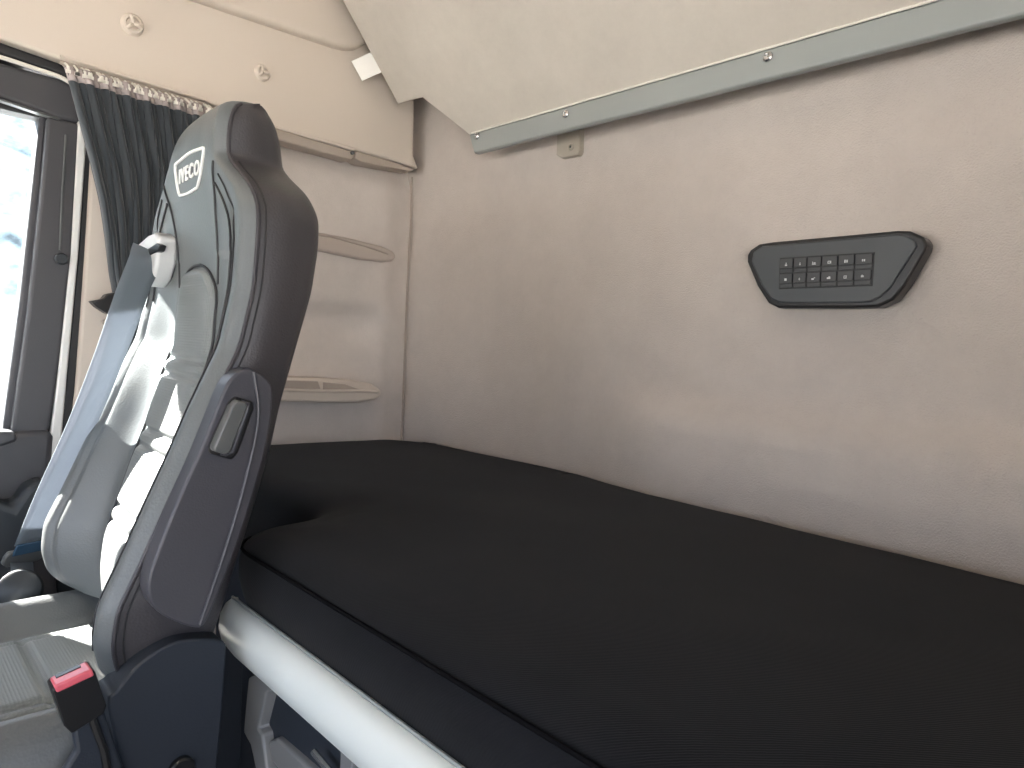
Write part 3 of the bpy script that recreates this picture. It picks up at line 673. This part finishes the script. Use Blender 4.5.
mk('lap_webbing', *join([(lambda A, B, h: ([A - h, A + h, B + h, B - h], [[0, 1, 2, 3]]))(loc(0, .038, -.006), Vector((.20, 1.31, -.47)), Vector((.016, 0, -.012)))]), WEB, sbt, solid=.0016)
mk('anchor_cover', *disc(ony(20, 590, 1.30), (-.3, -1, .3), 0, 0, 20, [(0, -.01), (.030, -.01), (.032, .0), (.030, .012), (.022, .018), (0, .020)]), DOORD, sbt)

# ------------------------------------------------------------------ buckle
YB = .775
bk0 = empty('seat_belt_buckle', ony(90, 760, YB), 'black seat belt buckle with red release button beside the cushion', 'buckle')
mk('housing', *prism([ony(a, b, YB) for a, b in [(52, 691), (54, 688), (91, 670), (95, 671), (107, 706), (104, 714), (72, 734), (64, 726)]], (0, .026, 0)), BLK, bk0, bevel=.003, seg=3)
A_, B_ = ony(55, 689, YB - .0015), ony(93, 671.5, YB - .0015); upv = Vector((-.3, 0, .95)) * .0030
mk('release_button', *prism([A_ - upv * 1.8, B_ - upv * 1.8, B_ + upv, A_ + upv], (0, .023, 0)), RED, bk0, bevel=.002, seg=3)
C_, D_ = A_.lerp(B_, .14) + Vector((0, .014, 0)), A_.lerp(B_, .80) + Vector((0, .014, 0))
mk('tongue_slot', *prism([C_ + upv * .7, D_ + upv * .7, D_ + upv * 1.25, C_ + upv * 1.25], (0, .0075, 0)), BLK, bk0, bevel=.0005)
mk('stalk', *prism([ony(a, b, YB + .008) for a, b in [(72, 728), (104, 710), (116, 745), (135, 800), (60, 830), (52, 790), (76, 752)]], (0, .012, 0)), PLB, bk0, bevel=.004, seg=3)
mk('stalk_cable', *tube([ony(92, 718, YB + .004), ony(104, 750, YB + .004), ony(112, 800, YB + .004)], .004, 8), BLK, bk0)

# ================================================================== OUTSIDE
GR = mat('bright_gravel_ground', (0.60, 0.58, 0.54), 0.95, mottling=(.6, .2))
LEAF = mat('tree_leaves', (0.17, 0.23, 0.24), 0.8, mottling=(3, .8))
HILL = mat('wooded_hillside', (0.30, 0.36, 0.37), .95, mottling=(.8, .75))
BARK = mat('tree_bark', (0.12, 0.09, 0.07), .9)
tag(mk('ground', *grid(lambda a, b: Vector((a, b, -2.3)), lin(-80, 60, 15), lin(-60, 90, 15)), GR), kind='structure')
hv, hf = grid(lambda a, b: Vector((a, 34 + b * 26, -2.3 + 20 * math.sin(b * PI / 2) + 1.6 * noise.noise(Vector((a * .12, b * 4, 0))))), lin(-110, 80, 50), lin(0, 1, 16))
tag(mk('hillside', hv, hf, HILL), kind='structure')
def tree(x, y, h, label):
    e = empty('tree', (x, y, -2.3), label, 'tree')
    mk('trunk', *tube([Vector((x, y, -2.35)), Vector((x + .1, y, -2.3 + h * .3)), Vector((x, y + .1, -2.3 + h * .7))], [.2, .15, .07], 8), BARK, e)
    bm = bmesh.new(); bmesh.ops.create_icosphere(bm, subdivisions=5, radius=1)
    V = []
    for q in bm.verts:
        d = q.co.normalized(); k = 1 + .35 * noise.noise(d * 2.2 + Vector((x, y, 0))) + .22 * noise.noise(d * 7 + Vector((y, x, 0))) + .12 * noise.noise(d * 18)
        V.append(Vector((x, y, -2.3 + h * .62)) + Vector((d.x * h * .30, d.y * h * .30, d.z * h * .40)) * k)
    bm.verts.index_update(); Fc = [[q.index for q in f_.verts] for f_ in bm.faces]; bm.free()
    mk('crown', V, Fc, LEAF, e, ang=180)
tree(-1.2, 14, 5.6, 'leafy green tree seen through the door window, at its right edge')
tree(-6.5, 17, 6.5, 'leafy green tree through the door window, partly cut by the left edge')

# ================================================================== LIGHT
w = bpy.data.worlds.new('sky'); sc.world = w; w.use_nodes = True; nt = w.node_tree
bg = nt.nodes['Background']
sky = nt.nodes.new('ShaderNodeTexSky'); sky.sky_type = 'HOSEK_WILKIE'; sky.sun_direction = Vector((-.5, 1, .74)).normalized(); sky.turbidity = 3.0; sky.ground_albedo = .4
mixn = nt.nodes.new('ShaderNodeMix'); mixn.data_type = 'RGBA'; mixn.inputs['Factor'].default_value = .55
nt.links.new(sky.outputs[0], mixn.inputs[6]); mixn.inputs[7].default_value = (.80, .86, 1.0, 1)
nt.links.new(mixn.outputs[2], bg.inputs[0]); bg.inputs[1].default_value = 2.6
sun = bpy.data.lights.new('sun', 'SUN'); sun.energy = 22; sun.angle = math.radians(.6); sun.color = (1, .955, .89)
S = Vector((-.40, 1.0, .71)).normalized()
so_ = bpy.data.objects.new('sun', sun); C.objects.link(so_); so_.rotation_euler = S.to_track_quat('Z', 'Y').to_euler()
def portal(name, c, rot, sx, sy):
    l = bpy.data.lights.new(name, 'AREA'); l.shape = 'RECTANGLE'; l.size = sx; l.size_y = sy; l.cycles.is_portal = True
    o = bpy.data.objects.new(name, l); C.objects.link(o); o.location = (c[0], c[1], c[2] + ZC); o.rotation_euler = rot
portal('windscreen_portal', (-1.75, .575, -.07), (0, -PI / 2, 0), .72, 2.05)          # emits towards +x
portal('driver_door_portal', (-.50, -1.0, -.255), (PI / 2, 0, 0), 1.20, 1.39)           # emits towards +y
portal('passenger_window_portal', (-.45, 1.78, .07), (-PI / 2, 0, 0), 1.4, .76)
sc.view_settings.view_transform = 'Standard'; sc.view_settings.look = 'None'; sc.view_settings.gamma = 1; sc.view_settings.use_curve_mapping = False
sc.view_settings.exposure = 1.8
sc.cycles.max_bounces = 10; sc.cycles.diffuse_bounces = 7; sc.cycles.transparent_max_bounces = 12
sc.cycles.use_denoising = True; sc.cycles.sample_clamp_indirect = 6
